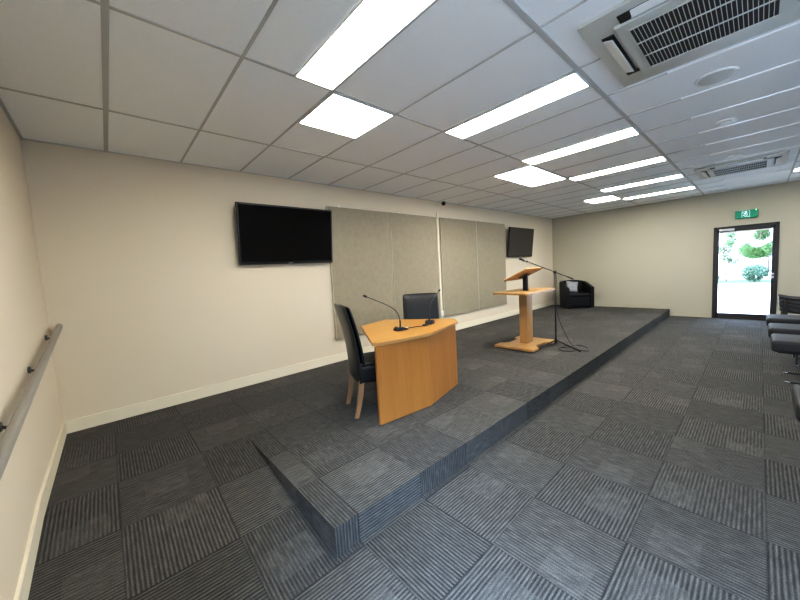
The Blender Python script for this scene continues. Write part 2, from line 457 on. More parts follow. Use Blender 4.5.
# exit sign above the door
ex = empty('exit_sign', (L - 0.03, -4.12, 2.30), 0, 'green running man exit sign above the glazed door', 'sign')
MB().box((0, 0, 0), (0.04, 0.33, 0.17), 0.006).build('housing', M['green'], ex)
pm = MB()
def py_(y, z, dy, dz, a=0): pm.box((-0.022, y, z), (0.003, dy, dz), rot=(a, 0, 0))
pm.sph((-0.022, 0.005, 0.055), 0.014, (0.12, 1, 1))
py_(0.012, 0.018, 0.026, 0.05, 0.25); py_(0.038, 0.030, 0.04, 0.010, 0.5); py_(-0.012, 0.02, 0.036, 0.010, -0.5)
py_(0.028, -0.028, 0.012, 0.055, -0.7); py_(-0.008, -0.028, 0.012, 0.06, 0.5); py_(-0.03, -0.052, 0.03, 0.010, 0)
for y, z, a_, b_ in ((-0.052, 0.0, 0.006, 0.13), (0.062, 0.0, 0.006, 0.13), (0.005, 0.066, 0.115, 0.005)): py_(y, z, a_, b_)
pm.build('running_man_symbol', M['pict'], ex)
MB().box((-0.021, -0.145, 0.073), (0.006, 0.014, 0.014), 0.002).build('indicator_lamp', M['led'], ex)

# ------------------------------------------------------------------ ceiling fittings
def light_fitting(x0, x1, y0, y1, label, group, split=None):
    cx, cy = (x0 + x1) / 2, (y0 + y1) / 2
    r = empty('ceiling_light', (cx, cy, H), 0, label, 'ceiling light', group)
    a, b = abs(x1 - x0) / 2, abs(y0 - y1) / 2
    f = MB(); t = 0.010
    for s in (-1, 1):
        f.box((s * (a - t / 2), 0, -0.007), (t, 2 * b, 0.014)); f.box((0, s * (b - t / 2), -0.007), (2 * a, t, 0.014))
    if split: f.box((split - cx, 0, -0.007), (0.016, 2 * b, 0.014))
    f.build('frame', M['lframe'], r)
    MB().box((0, 0, -0.006), (2 * (a - t), 2 * (b - t), 0.008)).build('diffuser', M['panel'], r)
    return r
gl_ = 'slim light strips in the second light row'
names = ['longest looking strip light, nearest the camera', 'strip light second from the camera, left of the big air conditioner',
         'third strip light from the camera', 'fourth strip light from the camera', 'fifth strip light from the camera', 'farthest strip light, next to the far wall']
for (x0, nm) in zip((1.493, 3.036, 4.577, 6.122, 7.665, 9.21), names):
    light_fitting(x0, x0 + 0.29, -2.240, -3.435, 'white glowing ' + nm, 'strip lights in the middle row')
light_fitting(1.802, 2.398, -1.635, -2.216, 'square glowing ceiling panel near the wall television', 'short light panels')
light_fitting(4.885, 6.103, -1.640, -2.216, 'double glowing panel split in two above the lectern', 'short light panels', split=5.494)
light_fitting(8.560, 9.185, -1.650, -2.216, 'small glowing ceiling panel nearest the far back corner', 'short light panels')
light_fitting(9.21, 9.50, -4.69, -5.88, 'strip light cut by the right edge, above the chairs', 'strip lights in the middle row')

def aircon(x, y, label):
    r = empty('air_conditioner', (x, y, H), 0, label, 'air conditioner', 'ceiling cassette air conditioners')
    a = 0.488
    # closed face; near-black plates paint the shade of outlet slots and intake
    f = MB(); f.box((0, 0, -0.012), (2 * a, 2 * a, 0.024), 0.006)
    f.build('fascia', M['acw'], r, 40)
    MB().box((0, 0, -0.031), (0.69, 0.69, 0.022), 0.008, 3).build('centre_panel', M['acw'], r, 40)
    for k in (0, 1, 2):
        Mz = Matrix.Rotation(k * PI / 2, 4, 'Z')
        s = MB(); s.box((0, 0.392, -0.0255), (0.56, 0.062, 0.004), M=Mz)
        s.box((0.285, 0.375, -0.0262), (0.05, 0.095, 0.004), M=Mz)
        sl = s.build('outlet_shade_strip', M['slot'], r)
        v = MB(); v.box((0, 0.398, -0.0345), (0.50, 0.052, 0.007), 0.002, rot=(0.28, 0, 0), M=Mz)
        v.build('louvre', M['acw2'], sl)
    MB().box((0, 0, -0.043), (0.552, 0.575, 0.003)).build('intake_shade_plate', M['slot'], r)
    b = MB(); n = 30
    for i in range(n + 1):
        b.box((0, -0.285 + 0.57 * i / n, -0.046), (0.552, 0.0035, 0.0015))
    for i in range(4): b.box((-0.276 + 0.552 * i / 3, 0, -0.0475), (0.007, 0.575, 0.006))
    b.box((0, 0.287, -0.046), (0.56, 0.006, 0.006)); b.box((0, -0.287, -0.046), (0.56, 0.006, 0.006))
    b.build('intake_grille', M['acw'], r)
    return r
aircon(3.063, -4.090, 'large ceiling cassette air conditioner nearest the camera, cut by the top edge')
aircon(8.02, -4.090, 'ceiling cassette air conditioner farther off, towards the exit door')

sp_ = empty('ceiling_speaker', (4.03, -4.08, H), 0, 'large round grey ceiling speaker beside the nearest air conditioner', 'speaker')
MB().cyl((0, 0, -0.006), 0.125, 0.012, 40, bev=0.004).build('rim', M['acw2'], sp_, 40)
MB().sph((0, 0, -0.010), 0.108, (1, 1, 0.09)).build('grille', M['acw'], sp_, 40)
for x, y, lb in ((5.30, -4.07, 'flat white round smoke detector in the ceiling, the nearer and brighter of two'),
                 (7.11, -4.07, 'flat white round smoke detector just before the far air conditioner')):
    r = empty('smoke_detector', (x, y, H), 0, lb, 'smoke detector', 'smoke detectors')
    MB().cyl((0, 0, -0.008), 0.078, 0.016, 32, bev=0.004).build('base', M['white'], r, 40)
    MB().cyl((0, 0, -0.022), 0.045, 0.014, 24, bev=0.004).build('cap', M['white'], r, 40)
cm = empty('security_camera', (5.56, -0.10, H), 0, 'small black and white security camera where ceiling meets back wall', 'camera')
MB().cyl((0.01, 0, -0.012), 0.042, 0.024, 24, bev=0.005).cyl((0.02, 0, -0.04), 0.028, 0.05).build('mount', M['white'], cm, 40)
MB().sph((-0.02, -0.02, -0.06), 0.042).build('lens_housing', M['black'], cm, 60)

# ------------------------------------------------------------------ back wall: pinboards, televisions
def pinboard(x0, x1, label):
    z0, z1 = 0.517, 2.528
    r = empty('pinboard_panel', ((x0 + x1) / 2, 0, z0), 0, label, 'pinboard', 'fabric pinboards on the back wall')
    MB().box((0, -0.024, (z1 - z0) / 2), (x1 - x0 - 0.012, 0.040, z1 - z0), 0.006).build('board', M['fabric'], r, 40)
    for s in (-1, 1): MB().box((s * ((x1 - x0) / 2 - 0.004), -0.0235, (z1 - z0) / 2), (0.007, 0.045, z1 - z0)).build('edge_strip', M['fabedge'], r)
    MB().box((0.20 - (x1 - x0) / 2 + 0.02, -0.025, z1 - z0 + 0.012), (0.03, 0.02, 0.03), 0.003).build('fixing_clip', M['white'], r)
pinboard(2.955, 4.170, 'tall greige fabric pinboard beside the large black television')
pinboard(4.185, 5.395, 'greige fabric pinboard second from the left, behind the rear desk chair')
pinboard(5.505, 6.735, 'greige fabric pinboard third from the left, right of the white wall strip')
pinboard(6.750, 7.970, 'greige fabric pinboard nearest the far television, behind the lectern')
cd = MB().box((5.452, -0.013, (0.29 + 2.62) / 2), (0.045, 0.026, 2.62 - 0.29), 0.003).build('cable_duct', M['trim'], None, 40)
tag(cd, 'narrow white vertical cable duct between the two pairs of pinboards', 'cable duct')
wo = empty('wall_outlet', (5.452, -0.026, 0.60), 0, 'small white wall outlet low on the cable duct', 'outlet')
MB().box((0, -0.008, 0), (0.07, 0.016, 0.11), 0.003).build('plate', M['white'], wo, 40)
MB().box((0, -0.018, 0.02), (0.03, 0.006, 0.02), 0.002).build('rocker', M['trim'], wo)

def television(xc, label, matm, w_=1.30):
    r = empty('wall_television', (xc, -0.12, 2.07), 0, label, 'television', 'wall televisions')
    tilt = math.atan2(0.08, 0.75)
    hh = 0.752
    T = Matrix.Rotation(tilt, 4, 'X')     # top leans into the room
    MB().box((0, 0.012, 0), (w_, 0.030, hh), 0.006, 3, M=T).build('casing', M['black'], r, 40)
    MB().box((0, -0.0045, 0.006), (w_ - 0.045, 0.004, hh - 0.055), M=T).build('screen', matm, r)
    MB().box((0, 0.045, 0), (0.55, 0.05, 0.36), 0.01, M=T).build('rear_housing', M['black'], r, 40)
    MB().box((0, 0.095, 0), (0.42, 0.05, 0.30), 0.004).build('wall_bracket', M['black'], r)
    MB().box((0, -0.006, -hh / 2 + 0.012), (0.06, 0.004, 0.009), M=T).build('maker_badge', M['alu'], r)
    return r
television(2.312, 'large glossy black television left of the fabric pinboards', M['screen'])
television(8.665, 'black television tilted down beyond the lectern, near the far corner', M['screenm'])

# ------------------------------------------------------------------ handrail on the left wall
hr = empty('handrail', (0, 0, 1.19), 0, 'long grey sloping handrail on metal brackets along the left wall', 'handrail')
sl = -0.121     # falls towards the front
def rz(y): return sl * (-y)
t = MB()
Y0, Y1 = -0.03, -5.2
prof = [(0.022 * math.cos(a), 0.026 * math.sin(a)) for a in [k * PI / 8 for k in range(16)]]
rows = []
for y in (Y0, Y0 - 0.01, -2.5, Y1 + 0.01, Y1):
    sc = 0.8 if y in (Y0, Y1) else 1
    rows.append([Vector((0.070 + px * sc, y, rz(y) + pz * sc)) for px, pz in prof])
b = bmesh.new(); V = [[b.verts.new(p_) for p_ in r_] for r_ in rows]
for i in range(4):
    for j in range(16): b.faces.new((V[i][j], V[i][(j + 1) % 16], V[i + 1][(j + 1) % 16], V[i + 1][j]))
b.faces.new(V[0]); b.faces.new(V[-1][::-1]); t._merge(b)
t.build('rail', M['rail'], hr, 40)
for y in (-0.29, -1.18, -2.03, -2.9, -3.8, -4.7):
    k = MB(); z = rz(y)
    k.cyl((0.006, y, z - 0.035), 0.022, 0.012, 20, rot=(0, PI / 2, 0)); k.box((0.070, y, z - 0.027), (0.016, 0.05, 0.008), 0.002)
    k.tube([(0.005, y, z - 0.035), (0.035, y, z - 0.05), (0.066, y, z - 0.045), (0.070, y, z - 0.026)], 0.008)
    k.build('bracket', M['steel'], hr, 40)

# ------------------------------------------------------------------ the desk
A_, P0, P5, P6, C_, B_ = (2.085, -2.145), (2.585, -1.25), (3.03, -1.14), (3.52, -1.88), (3.365, -2.05), (2.69, -2.235)
def inset(a, b, d):    # shift the segment a-b by d to its left
    a, b = Vector(a), Vector(b); n = Vector((-(b - a).y, (b - a).x)).normalized() * d
    return a + n, b + n
TOPZ = PH + 0.735
dk = empty('corner_desk', (2.75, -1.80, PH), 0, 'golden oak veneer desk with an angled two-faced front, on the platform', 'desk')
def loc(pp): return [(x - 2.75, y + 1.80) for x, y in pp]
tp = loc([A_, B_, C_, P6, P5, P0])
# clip the sharp near left corner of the top a little
tp = [(tp[0][0] + 0.045, tp[0][1] - 0.006)] + tp[1:] + [(tp[0][0] - 0.002 + 0.01, tp[0][1] + 0.045)]
MB().prism(tp, 0.707, 0.735, 0.003).build('desktop', M['oaktop'], dk, 30)
MB().prism([(x * 1.0022 - 0.0006, y * 1.003) for x, y in tp], 0.7085, 0.732, 0.001).build('edge_banding', M['oakedge'], dk, 30)
def panel_between(a, b, t_, z0, z1, name, mat, sgn=1):
    a, b = Vector(a), Vector(b); n = Vector((-(b - a).y, (b - a).x)).normalized() * t_ * sgn
    return MB().prism(loc([a, b, b + n, a + n]), z0, z1, 0.0015).build(name, mat, dk, 30)
a1, b1 = (2.095, -2.148), (2.683, -2.205)
c1 = (3.335, -2.035)
panel_between(a1, b1, 0.03, 0.006, 0.706, 'front_panel', M['oak'])
panel_between((2.684, -2.2052), c1, 0.03, 0.006, 0.706, 'front_panel', M['oak'])
panel_between((3.337, -2.03), (3.47, -1.88), 0.03, 0.006, 0.706, 'side_panel', M['oak'])
panel_between((2.70, -2.16), (2.90, -1.45), 0.03, 0.006, 0.706, 'support_panel', M['oak'])
MB().prism(loc([(2.10, -2.138), (2.683, -2.196), (3.33, -2.028), (3.33, -2.01), (2.683, -2.178), (2.10, -2.12)]), 0, 0.009).build('plinth', M['black'], dk)

# desk microphones
def neck(p0, p1, p2, head):
    pts = []
    p0, p1, p2, p3 = map(Vector, (p0, p1, p2, head))
    for i in range(13):
        s = i / 12
        pts.append(p0 * (1 - s) ** 3 + p1 * 3 * s * (1 - s) ** 2 + p2 * 3 * s * s * (1 - s) + p3 * s ** 3)
    return pts
def desk_mic(base, head, rz_, label):
    r = empty('gooseneck_microphone', base, 0, label, 'microphone', 'gooseneck microphones on the desk')
    Mz = Matrix.Rotation(rz_, 4, 'Z')
    bs = MB()
    rowsA = []; 
    prof = [(-0.075, 0.006), (-0.07, 0.014), (-0.01, 0.034), (0.035, 0.036), (0.06, 0.022), (0.065, 0.006)]
    ra = [[Mz @ Vector((x, y, 0.0005)) for y in (-0.052 * (1 if abs(x) < .05 else .8), 0, 0.052 * (1 if abs(x) < .05 else .8))] for x, z in prof]
    rb = [[Mz @ Vector((x, y * .88, z)) for y in (-0.052 * (1 if abs(x) < .05 else .8), 0, 0.052 * (1 if abs(x) < .05 else .8))] for x, z in prof]
    bs.slab(ra, rb); bs.build('base', M['black'], r, 50)
    h = Vector(head) - Vector(base)
    pts = [Vector((0, 0, 0.03)), Vector((0, 0, 0.10))] + neck((0, 0, 0.11), (0.0, 0, 0.24), h * 0.55 + Vector((0, 0, 0.09)), h)
    rr = [0.008] * 2 + [0.0042] * 13
    nk = MB(); nk.tube(pts, rr, 8); nk.build('gooseneck', M['black'], r, 60)
    dr = (pts[-1] - pts[-2]).normalized()
    MB().tube([h - dr * 0.005, h + dr * 0.004, h + dr * 0.028, h + dr * 0.036], [0.006, 0.0115, 0.0115, 0.007], 12).build('microphone_head', M['black'], r, 50)
    MB().cyl(Mz @ Vector((0.03, 0, 0.037)), 0.009, 0.004).build('talk_button', M['alu'], r)
    return r
desk_mic((2.645, -1.862, TOPZ), (2.285, -1.80, 1.283), PI * 0.95, 'gooseneck microphone on the desk leaning towards the left chair')
desk_mic((3.10, -1.855, TOPZ), (3.50, -1.67, 1.238), 0.5, 'gooseneck microphone at the right of the desk, leaning to the rear chair')
cb = empty('microphone_cable', (2.72, -1.88, TOPZ), 0, 'short black cable with white plug and inline box between the desk microphones', 'cable')
MB().tube([(0.015, 0.005, 0.008), (0.06, 0, 0.006), (0.13, 0.0, 0.005), (0.18, -0.03, 0.005), (0.22, -0.035, 0.006)], 0.004, 6).tube([(0.27, -0.035, 0.006), (0.31, 0.0, 0.005), (0.33, 0.02, 0.006)], 0.004, 6).build('cable', M['black'], cb, 60)
MB().box((0.0, 0.006, 0.012), (0.03, 0.022, 0.022), 0.003).build('plug', M['white'], cb)
MB().box((0.245, -0.035, 0.010), (0.07, 0.03, 0.018), 0.004, rot=(0, 0, 0.1)).build('inline_box', M['black'], cb)

# ------------------------------------------------------------------ leather chairs
def leather_chair(x, y, rz_, label):
    """local +X is forward, origin under the seat centre"""
    r = empty('leather_chair', (x, y, PH), rz_, label, 'chair', 'black leather chairs at the desk')
    # seat cushion
    s = MB(); s.box((0.015, 0, 0.40), (0.45, 0.44, 0.155), 0.03, 4); s.build('seat', M['leather'], r, 50)
    s = MB(); s.box((0.01, 0, 0.485), (0.40, 0.40, 0.05), 0.024, 4); s.build('seat_pad', M['leather'], r, 50)
    # backrest: two curved layers, the front pad narrower
    def layer(off0, off1, wid, z0, z1, name, top_in):
        n = 14; A = []; B = []
        for i in range(n + 1):
            s_ = i / n; z = z0 + (z1 - z0) * s_
            q_ = max(0.0, (z - 0.33) / 0.70)
            xc = -0.185 - 0.105 * q_ ** 1.6 + 0.012 * math.sin(q_ * PI)
            w2 = wid / 2 * (1 - 0.02 * q_)
            if s_ > 0.9: w2 -= top_in * ((s_ - 0.9) / 0.1) ** 2
            if s_ < 0.04: w2 -= 0.004
            th = 1.0 if 0.05 < s_ < 0.95 else 0.72
            m = (off0 + off1) / 2; h_ = (off1 - off0) / 2 * th
            A.append([Vector((xc + m + h_ * (1 if 0 < j < 6 else 0.55) + 0.012 * abs(j - 3) / 3, w2 * (j - 3) / 3, z)) for j in range(7)])
            B.append([Vector((xc + m - h_ * (1 if 0 < j < 6 else 0.55) + 0.012 * abs(j - 3) / 3, w2 * (j - 3) / 3, z)) for j in range(7)])
        return MB().slab(A, B).build(name, M['leather'], r, 50, sub=1)
    layer(-0.045, 0.0, 0.485, 0.315, 1.062, 'backrest', 0.0)
    layer(0.0, 0.042, 0.460, 0.47, 1.048, 'back_pad', 0.0)
    for s_ in (-1, 1):
        MB().tube([(0.20, s_ * 0.18, 0.36), (0.205, s_ * 0.182, 0.0)], [0.024, 0.017], 4).build('leg', M['legwood'], r, 30)
        lg = MB(); ys = s_ * 0.188
        A = []; B = []
        for z, xo, h_ in ((0.36, -0.185, 0.025), (0.24, -0.198, 0.0235), (0.12, -0.22, 0.021), (0.0, -0.252, 0.018)):
            A.append([Vector((xo + h_, ys - h_ * .85, z)), Vector((xo + h_, ys + h_ * .85, z))])
            B.append([Vector((xo - h_, ys - h_ * .85, z)), Vector((xo - h_, ys + h_ * .85, z))])
        lg.slab(A, B).build('leg', M['legwood'], r, 30)
    return r
leather_chair(2.345, -1.765, R(-20.5), 'black leather high-back chair with wooden legs at the left of the desk')
leather_chair(3.52 - 0.69 * 0.29, -1.315 - 0.725 * 0.29, math.atan2(-0.725, -0.69), 'black leather chair behind the desk, only its upright backrest showing').scale.z = 0.972

# ------------------------------------------------------------------ lectern
lx, ly = 5.47, -1.785
lc = empty('lectern', (lx, ly, PH), 0, 'pale wooden pedestal lectern with side table and tilted reading board', 'lectern')
def hbase():
    pts = []
    x0, x1, y0, y1 = -0.41, 0.43, -0.325, 0.33
    pts += [(x0, y0), (x0 + 0.13, y0)]
    for k in range(9):
        a = k / 8 * PI; pts.append((x0 + 0.18 + (x1 - x0 - 0.36) * k / 8, y0 + 0.10 * min(1, math.sin(a) * 1.6)))
    pts += [(x1 - 0.13, y0), (x1, y0), (x1, y1), (x1 - 0.13, y1)]
    for k in range(9):
        a = k / 8 * PI; pts.append((x1 - 0.18 - (x1 - x0 - 0.36) * k / 8, y1 - 0.10 * min(1, math.sin(a) * 1.6)))
    pts += [(x0 + 0.13, y1), (x0, y1)]
    return pts
MB().prism(hbase(), 0.016, 0.052, 0.005).build('base', M['beechtop'], lc, 30)
for sx in (-0.37, 0.39):
    for sy in (-0.29, 0.29):
        MB().cyl((sx, sy, 0.009), 0.022, 0.018, 16).build('foot', M['black'], lc, 40)
MB().box((0.03, 0, 0.46), (0.185, 0.135, 0.82), 0.004).build('column', M['beech'], lc, 30)
tpz = 0.878
MB().prism([(-0.52, -0.28), (-0.49, -0.31), (0.57, -0.27), (0.59, -0.24), (0.59, 0.24), (0.56, 0.27), (-0.38, 0.34), (-0.42, 0.32)], tpz, tpz + 0.032, 0.004).build('table_top', M['beechtop'], lc, 30)
MB().box((0.02, -0.01, 1.02), (0.052, 0.07, 0.25), 0.006).box((0.02, -0.01, 0.905), (0.12, 0.12, 0.012), 0.003).box((0.02, -0.0, 1.145), (0.12, 0.16, 0.012), 0.003, rot=(-R(25), 0, 0)).build('post', M['black'], lc, 40)
bd = MB(); T = Matrix.Translation((0.0, 0.0, 1.178)) @ Matrix.Rotation(-R(25), 4, 'X')
bd.box((0, 0, 0), (0.60, 0.43, 0.02), 0.004, M=T)
rb = bd.build('reading_board', M['beech'], lc, 30)
MB().box((0, 0.205, 0.018), (0.58, 0.012, 0.022), 0.003, M=T).build('paper_ledge', M['beech'], rb)

# ------------------------------------------------------------------ microphone boom stand
mx, my = 5.75, -2.157
ms = empty('microphone_stand', (mx, my, PH), 0, 'black boom microphone stand with tripod legs right of the lectern', 'microphone stand')
MB().tube([(0, 0, 0.05), (0, 0, 0.62)], 0.012, 12).build('lower_pole', M['black'], ms, 50)
MB().tube([(0, 0, 0.60), (0, 0, 1.165)], 0.008, 12).build('upper_pole', M['black'], ms, 50)
MB().cyl((0, 0, 0.62), 0.019, 0.07, 16, bev=0.004).build('height_clutch', M['black'], ms, 40)
MB().cyl((0, 0, 0.075), 0.024, 0.07, 16, bev=0.004).build('leg_hub', M['black'], ms, 40)
for fx, fy in ((5.516, -2.596), (5.285, -2.059), (6.10, -2.02)):
    lg = MB().tube([(0, 0, 0.085), (fx - mx, fy - my, 0.014)], 0.0105, 8).build('leg', M['black'], ms, 50)
    MB().sph((fx - mx, fy - my, 0.015), 0.0165).build('foot_cap', M['black'], lg, 60)
BP = Vector((0, 0, 1.185))
MB().cyl(BP, 0.022, 0.045, 16, rot=(PI / 2, 0, 0.5), bev=0.003).build('boom_clamp', M['black'], ms, 40)
bd_ = Vector((-0.195, 0.36, 0.195))
MB().tube([BP - bd_ * 0.62, BP + bd_], 0.0068, 10).tube([BP - bd_ * 0.64, BP - bd_ * 0.42], 0.0105, 10).build('boom_arm', M['black'], ms, 50)
MB().tube([BP + bd_ * 0.97, BP + bd_ * 1.05 + Vector((0, 0, -0.005))], 0.013, 12).build('microphone_clip', M['black'], ms, 50)
hd = BP + bd_ * 1.05
MB().tube([hd - Vector((0.06, -0.10, 0.05)) * 0.1, hd + Vector((-0.035, 0.055, 0.03))], [0.013, 0.018], 12).sph(hd + Vector((-0.042, 0.065, 0.036)), 0.023).build('microphone', M['black'], ms, 50)
pts = [Vector(v) for v in ((0.01, -0.01, 1.19), (0.02, -0.02, 0.95), (0.015, -0.015, 0.7), (0.03, -0.02, 0.5), (0.09, -0.08, 0.25), (0.10, -0.20, 0.02), (0.16, -0.30, 0.008), (0.06, -0.44, 0.008), (-0.12, -0.52, 0.008), (-0.16, -0.44, 0.008), (-0.05, -0.25, 0.010), (-0.22, -0.12, 0.008), (-0.33, -0.22, 0.008), (-0.28, -0.36, 0.008), (-0.08, -0.34, 0.008), (0.05, -0.12, 0.008))]
def smooth_pts(P, n=5):
    out = []
    for i in range(len(P) - 1):
        p0 = P[max(i - 1, 0)]; p1 = P[i]; p2 = P[i + 1]; p3 = P[min(i + 2, len(P) - 1)]
        for k in range(n):
            s = k / n
            out.append(0.5 * ((2 * p1) + (p2 - p0) * s + (2 * p0 - 5 * p1 + 4 * p2 - p3) * s * s + (3 * p1 - p0 - 3 * p2 + p3) * s ** 3))
    out.append(P[-1]); return out
MB().tube(smooth_pts(pts), 0.0042, 6).build('microphone_lead', M['black'], ms, 60)

# ------------------------------------------------------------------ tub chair and cushion in the corner
tcx, tcy, tra = 10.40, -0.80, math.atan2(-0.68, -0.73)
tb = empty('tub_chair', (tcx, tcy, PH), tra, 'black vinyl tub armchair in the far corner of the platform', 'armchair')
# wrap-round shell: footprint is a U open to +X
U = []
for k in range(25):
    s = k / 24
    if s < 0.25: p_ = Vector((0.33 - 0.40 * s / 0.25, 0.375)); 
    elif s > 0.75: p_ = Vector((-0.07 + 0.40 * (s - 0.75) / 0.25, -0.375))
    else:
        a = PI / 2 + (s - 0.25) / 0.5 * PI; p_ = Vector((-0.07 + 0.28 * math.cos(a), 0.375 * math.sin(a)))
    U.append(p_)
def ring(th, hfun, z0):
    A = []; B = []
    n = len(U)
    for i, p_ in enumerate(U):
        t_ = (U[min(i + 1, n - 1)] - U[max(i - 1, 0)]).normalized(); nn = Vector((-t_.y, t_.x))
        q_ = p_ + nn * th
        hz = hfun(i / (n - 1))
        A.append([Vector((p_.x, p_.y, z0)), Vector((p_.x, p_.y, hz - 0.03)), Vector((p_.x * .99 + q_.x * .01, p_.y, hz - 0.008))] )
        B.append([Vector((q_.x, q_.y, z0)), Vector((q_.x, q_.y, hz - 0.03)), Vector((q_.x * .85 + p_.x * .15, q_.y * .85 + p_.y * .15, hz))])
    return A, B
hf = lambda s: 0.60 + 0.19 * math.sin(s * PI) ** 1.2
A, B = ring(0.095, hf, 0.03)
MB().slab(A, B).build('shell', M['tub'], tb, 45)
MB().box((0.055, 0, 0.20), (0.50, 0.60, 0.30), 0.02, 3).build('seat_base', M['tub'], tb, 40)
MB().box((0.07, 0, 0.385), (0.52, 0.555, 0.10), 0.035, 4).build('seat_cushion', M['tub'], tb, 50)
for sx in (-0.22, 0.26):
    for sy in (-0.28, 0.28): MB().cyl((sx, sy, 0.018), 0.022, 0.036, 12).build('foot', M['black'], tb, 40)
# scatter cushion: pillowed square
cu = MB(); n = 10; A = []; B = []
for i in range(n + 1):
    ra = []; rb_ = []
    for j in range(n + 1):
        a = i / n * 2 - 1; b_ = j / n * 2 - 1
        puff = (1 - a ** 4) * (1 - b_ ** 4)
        k_ = 1 - 0.07 * (1 - abs(a * b_)) * max(abs(a), abs(b_)) ** 3
        ra.append(Vector((a * 0.165 * k_, 0.003 + 0.055 * puff ** 0.6, b_ * 0.165 * k_))); rb_.append(Vector((a * 0.165 * k_, -0.003 - 0.055 * puff ** 0.6, b_ * 0.165 * k_)))
    A.append(ra); B.append(rb_)
cu.slab(A, B)
c_ = cu.build('scatter_cushion', M['cush'], None, 60)
Fw = Matrix.Rotation(tra, 4, 'Z')
pos = Matrix.Translation((tcx, tcy, PH)) @ Fw @ Vector((0.02, -0.085, 0.60))
c_.location = pos
c_.rotation_euler = (R(-16), R(10), tra + PI / 2)
tag(c_, 'pale grey scatter cushion leaning in the black tub armchair', 'cushion')

# ------------------------------------------------------------------ audience chairs at the right edge
def audience_chair(name='audience_chair'):
    """faces +Y, origin on the floor under the middle of the seat's front edge; front edge at y=0"""
    r = empty(name, (0, 0, 0))
    s = MB(); s.box((0, -0.235, 0.415), (0.52, 0.47, 0.135), 0.042, 5); s.build('seat', M['chair'], r, 50)
    s = MB(); s.box((0, -0.23, 0.345), (0.44, 0.36, 0.02), 0.006); s.build('seat_pan', M['shell'], r, 40)
    n = 8; A = []; B = []
    for i in range(n + 1):
        z = 0.47 + 0.38 * i / n; yb = -0.455 - 0.10 * (i / n); w2 = 0.23 - (0.02 if i in (0, n) else 0)
        A.append([Vector((w2 * (j - 3) / 3, yb + 0.02 * (abs(j - 3) / 3) ** 2, z)) for j in range(7)])
        B.append([Vector((w2 * (j - 3) / 3, yb - 0.04 + 0.02 * (abs(j - 3) / 3) ** 2, z)) for j in range(7)])
    MB().slab(A, B).build('backrest', M['chair'], r, 50)
    for s_ in (-1, 1):
        k = MB(); x = s_ * 0.215
        k.tube([(x, -0.25, 0.36), (x, -0.25, 0.30), (x, -0.25, 0.02)], 0.010, 8); k.build('leg', M['shell'], r, 50)
        k = MB(); k.tube([(x, -0.36, 0.36), (x, -0.40, 0.02)], 0.010, 8); k.build('leg', M['shell'], r, 50)
        k = MB(); k.tube([(x, -0.14, 0.012), (x, -0.43, 0.012)], 0.010, 8); sr_ = k.build('sled_rail', M['shell'], r, 50)
        MB().tube([(x, -0.112, 0.013), (x, -0.15, 0.013)], 0.012, 8).build('chrome_tip', M['chrome'], sr_, 50)
        k = MB(); k.tube([(x, -0.40, 0.36), (x, -0.475, 0.50), (x, -0.53, 0.70)], 0.010, 8); k.build('back_frame', M['shell'], r, 50)
    return r
ac = audience_chair()
spots = [(6.24, -4.45, 0, 'charcoal padded chair facing the platform, lowest pad in view at the right edge'),
         (7.10, -4.437, 0, 'charcoal padded chair at the right edge, second in its row beyond the lowest pad'),
         (8.05, -4.43, 0, 'charcoal padded chair at the right edge, third in its row and nearest the door'),
         (4.02, -4.525, 0, 'charcoal chair nearest the camera, dark sliver at the right edge'),
         ]
for i, (x, y, z, lb) in enumerate(spots):
    o = ac if i == 0 else copy_tree(ac)
    o.location = (x, y, z)
    if i:                                   # these skids end farther under the seat
        for ch in o.children:
            if ch.name.startswith('sled_rail'):
                ch.location.y = -0.12
    tag(o, lb, 'chair', 'padded audience chairs')
# a nested stack of shell chairs beyond
def stack_chair():
    r = empty('stacking_chair', (0, 0, 0))
    n = 8; A = []; B = []
    for i in range(n + 1):
        s = i / n; y = -0.45 * s; z0 = 0.44 - 0.035 * math.sin(s * PI) - 0.02 * s
        w2 = 0.235 - (0.04 if i == 0 else 0)
        A.append([Vector((w2 * (j - 4) / 4, y, z0 + 0.025 * (abs(j - 4) / 4) ** 2)) for j in range(9)])
        B.append([Vector((w2 * (j - 4) / 4, y, z0 - 0.028 + 0.025 * (abs(j - 4) / 4) ** 2)) for j in range(9)])
    MB().slab(A, B).build('seat_shell', M['shell'], r, 50)
    A = []; B = []
    for i in range(n + 1):
        s = i / n; z = 0.47 + 0.34 * s; y = -0.45 - 0.09 * s; w2 = 0.22 - 0.03 * s
        A.append([Vector((w2 * (j - 4) / 4, y, z)) for j in range(9)]); B.append([Vector((w2 * (j - 4) / 4, y - 0.02, z)) for j in range(9)])
    MB().slab(A, B).build('back_shell', M['shell'], r, 50)
    for s_ in (-1, 1):
        MB().tube([(s_ * 0.235, -0.08, 0.42), (s_ * 0.25, -0.04, 0.01)], 0.010, 8).build('leg', M['shell'], r, 50)
        MB().tube([(s_ * 0.235, -0.38, 0.42), (s_ * 0.25, -0.44, 0.01)], 0.010, 8).build('leg', M['shell'], r, 50)
    return r
s0 = stack_chair()
lbs = ['black chair at the bottom of the nested stack near the exit door', 'black chair second from the bottom of the nested stack near the door',
       'black chair second from the top of the nested stack near the door', 'black chair on top of the nested stack near the exit door']
for i in range(4):
    o = s0 if i == 0 else copy_tree(s0)
    o.location = (9.35, -4.60 + 0.006 * i, 0.075 * i)
    tag(o, lbs[i], 'chair', 'nested stack of chairs')

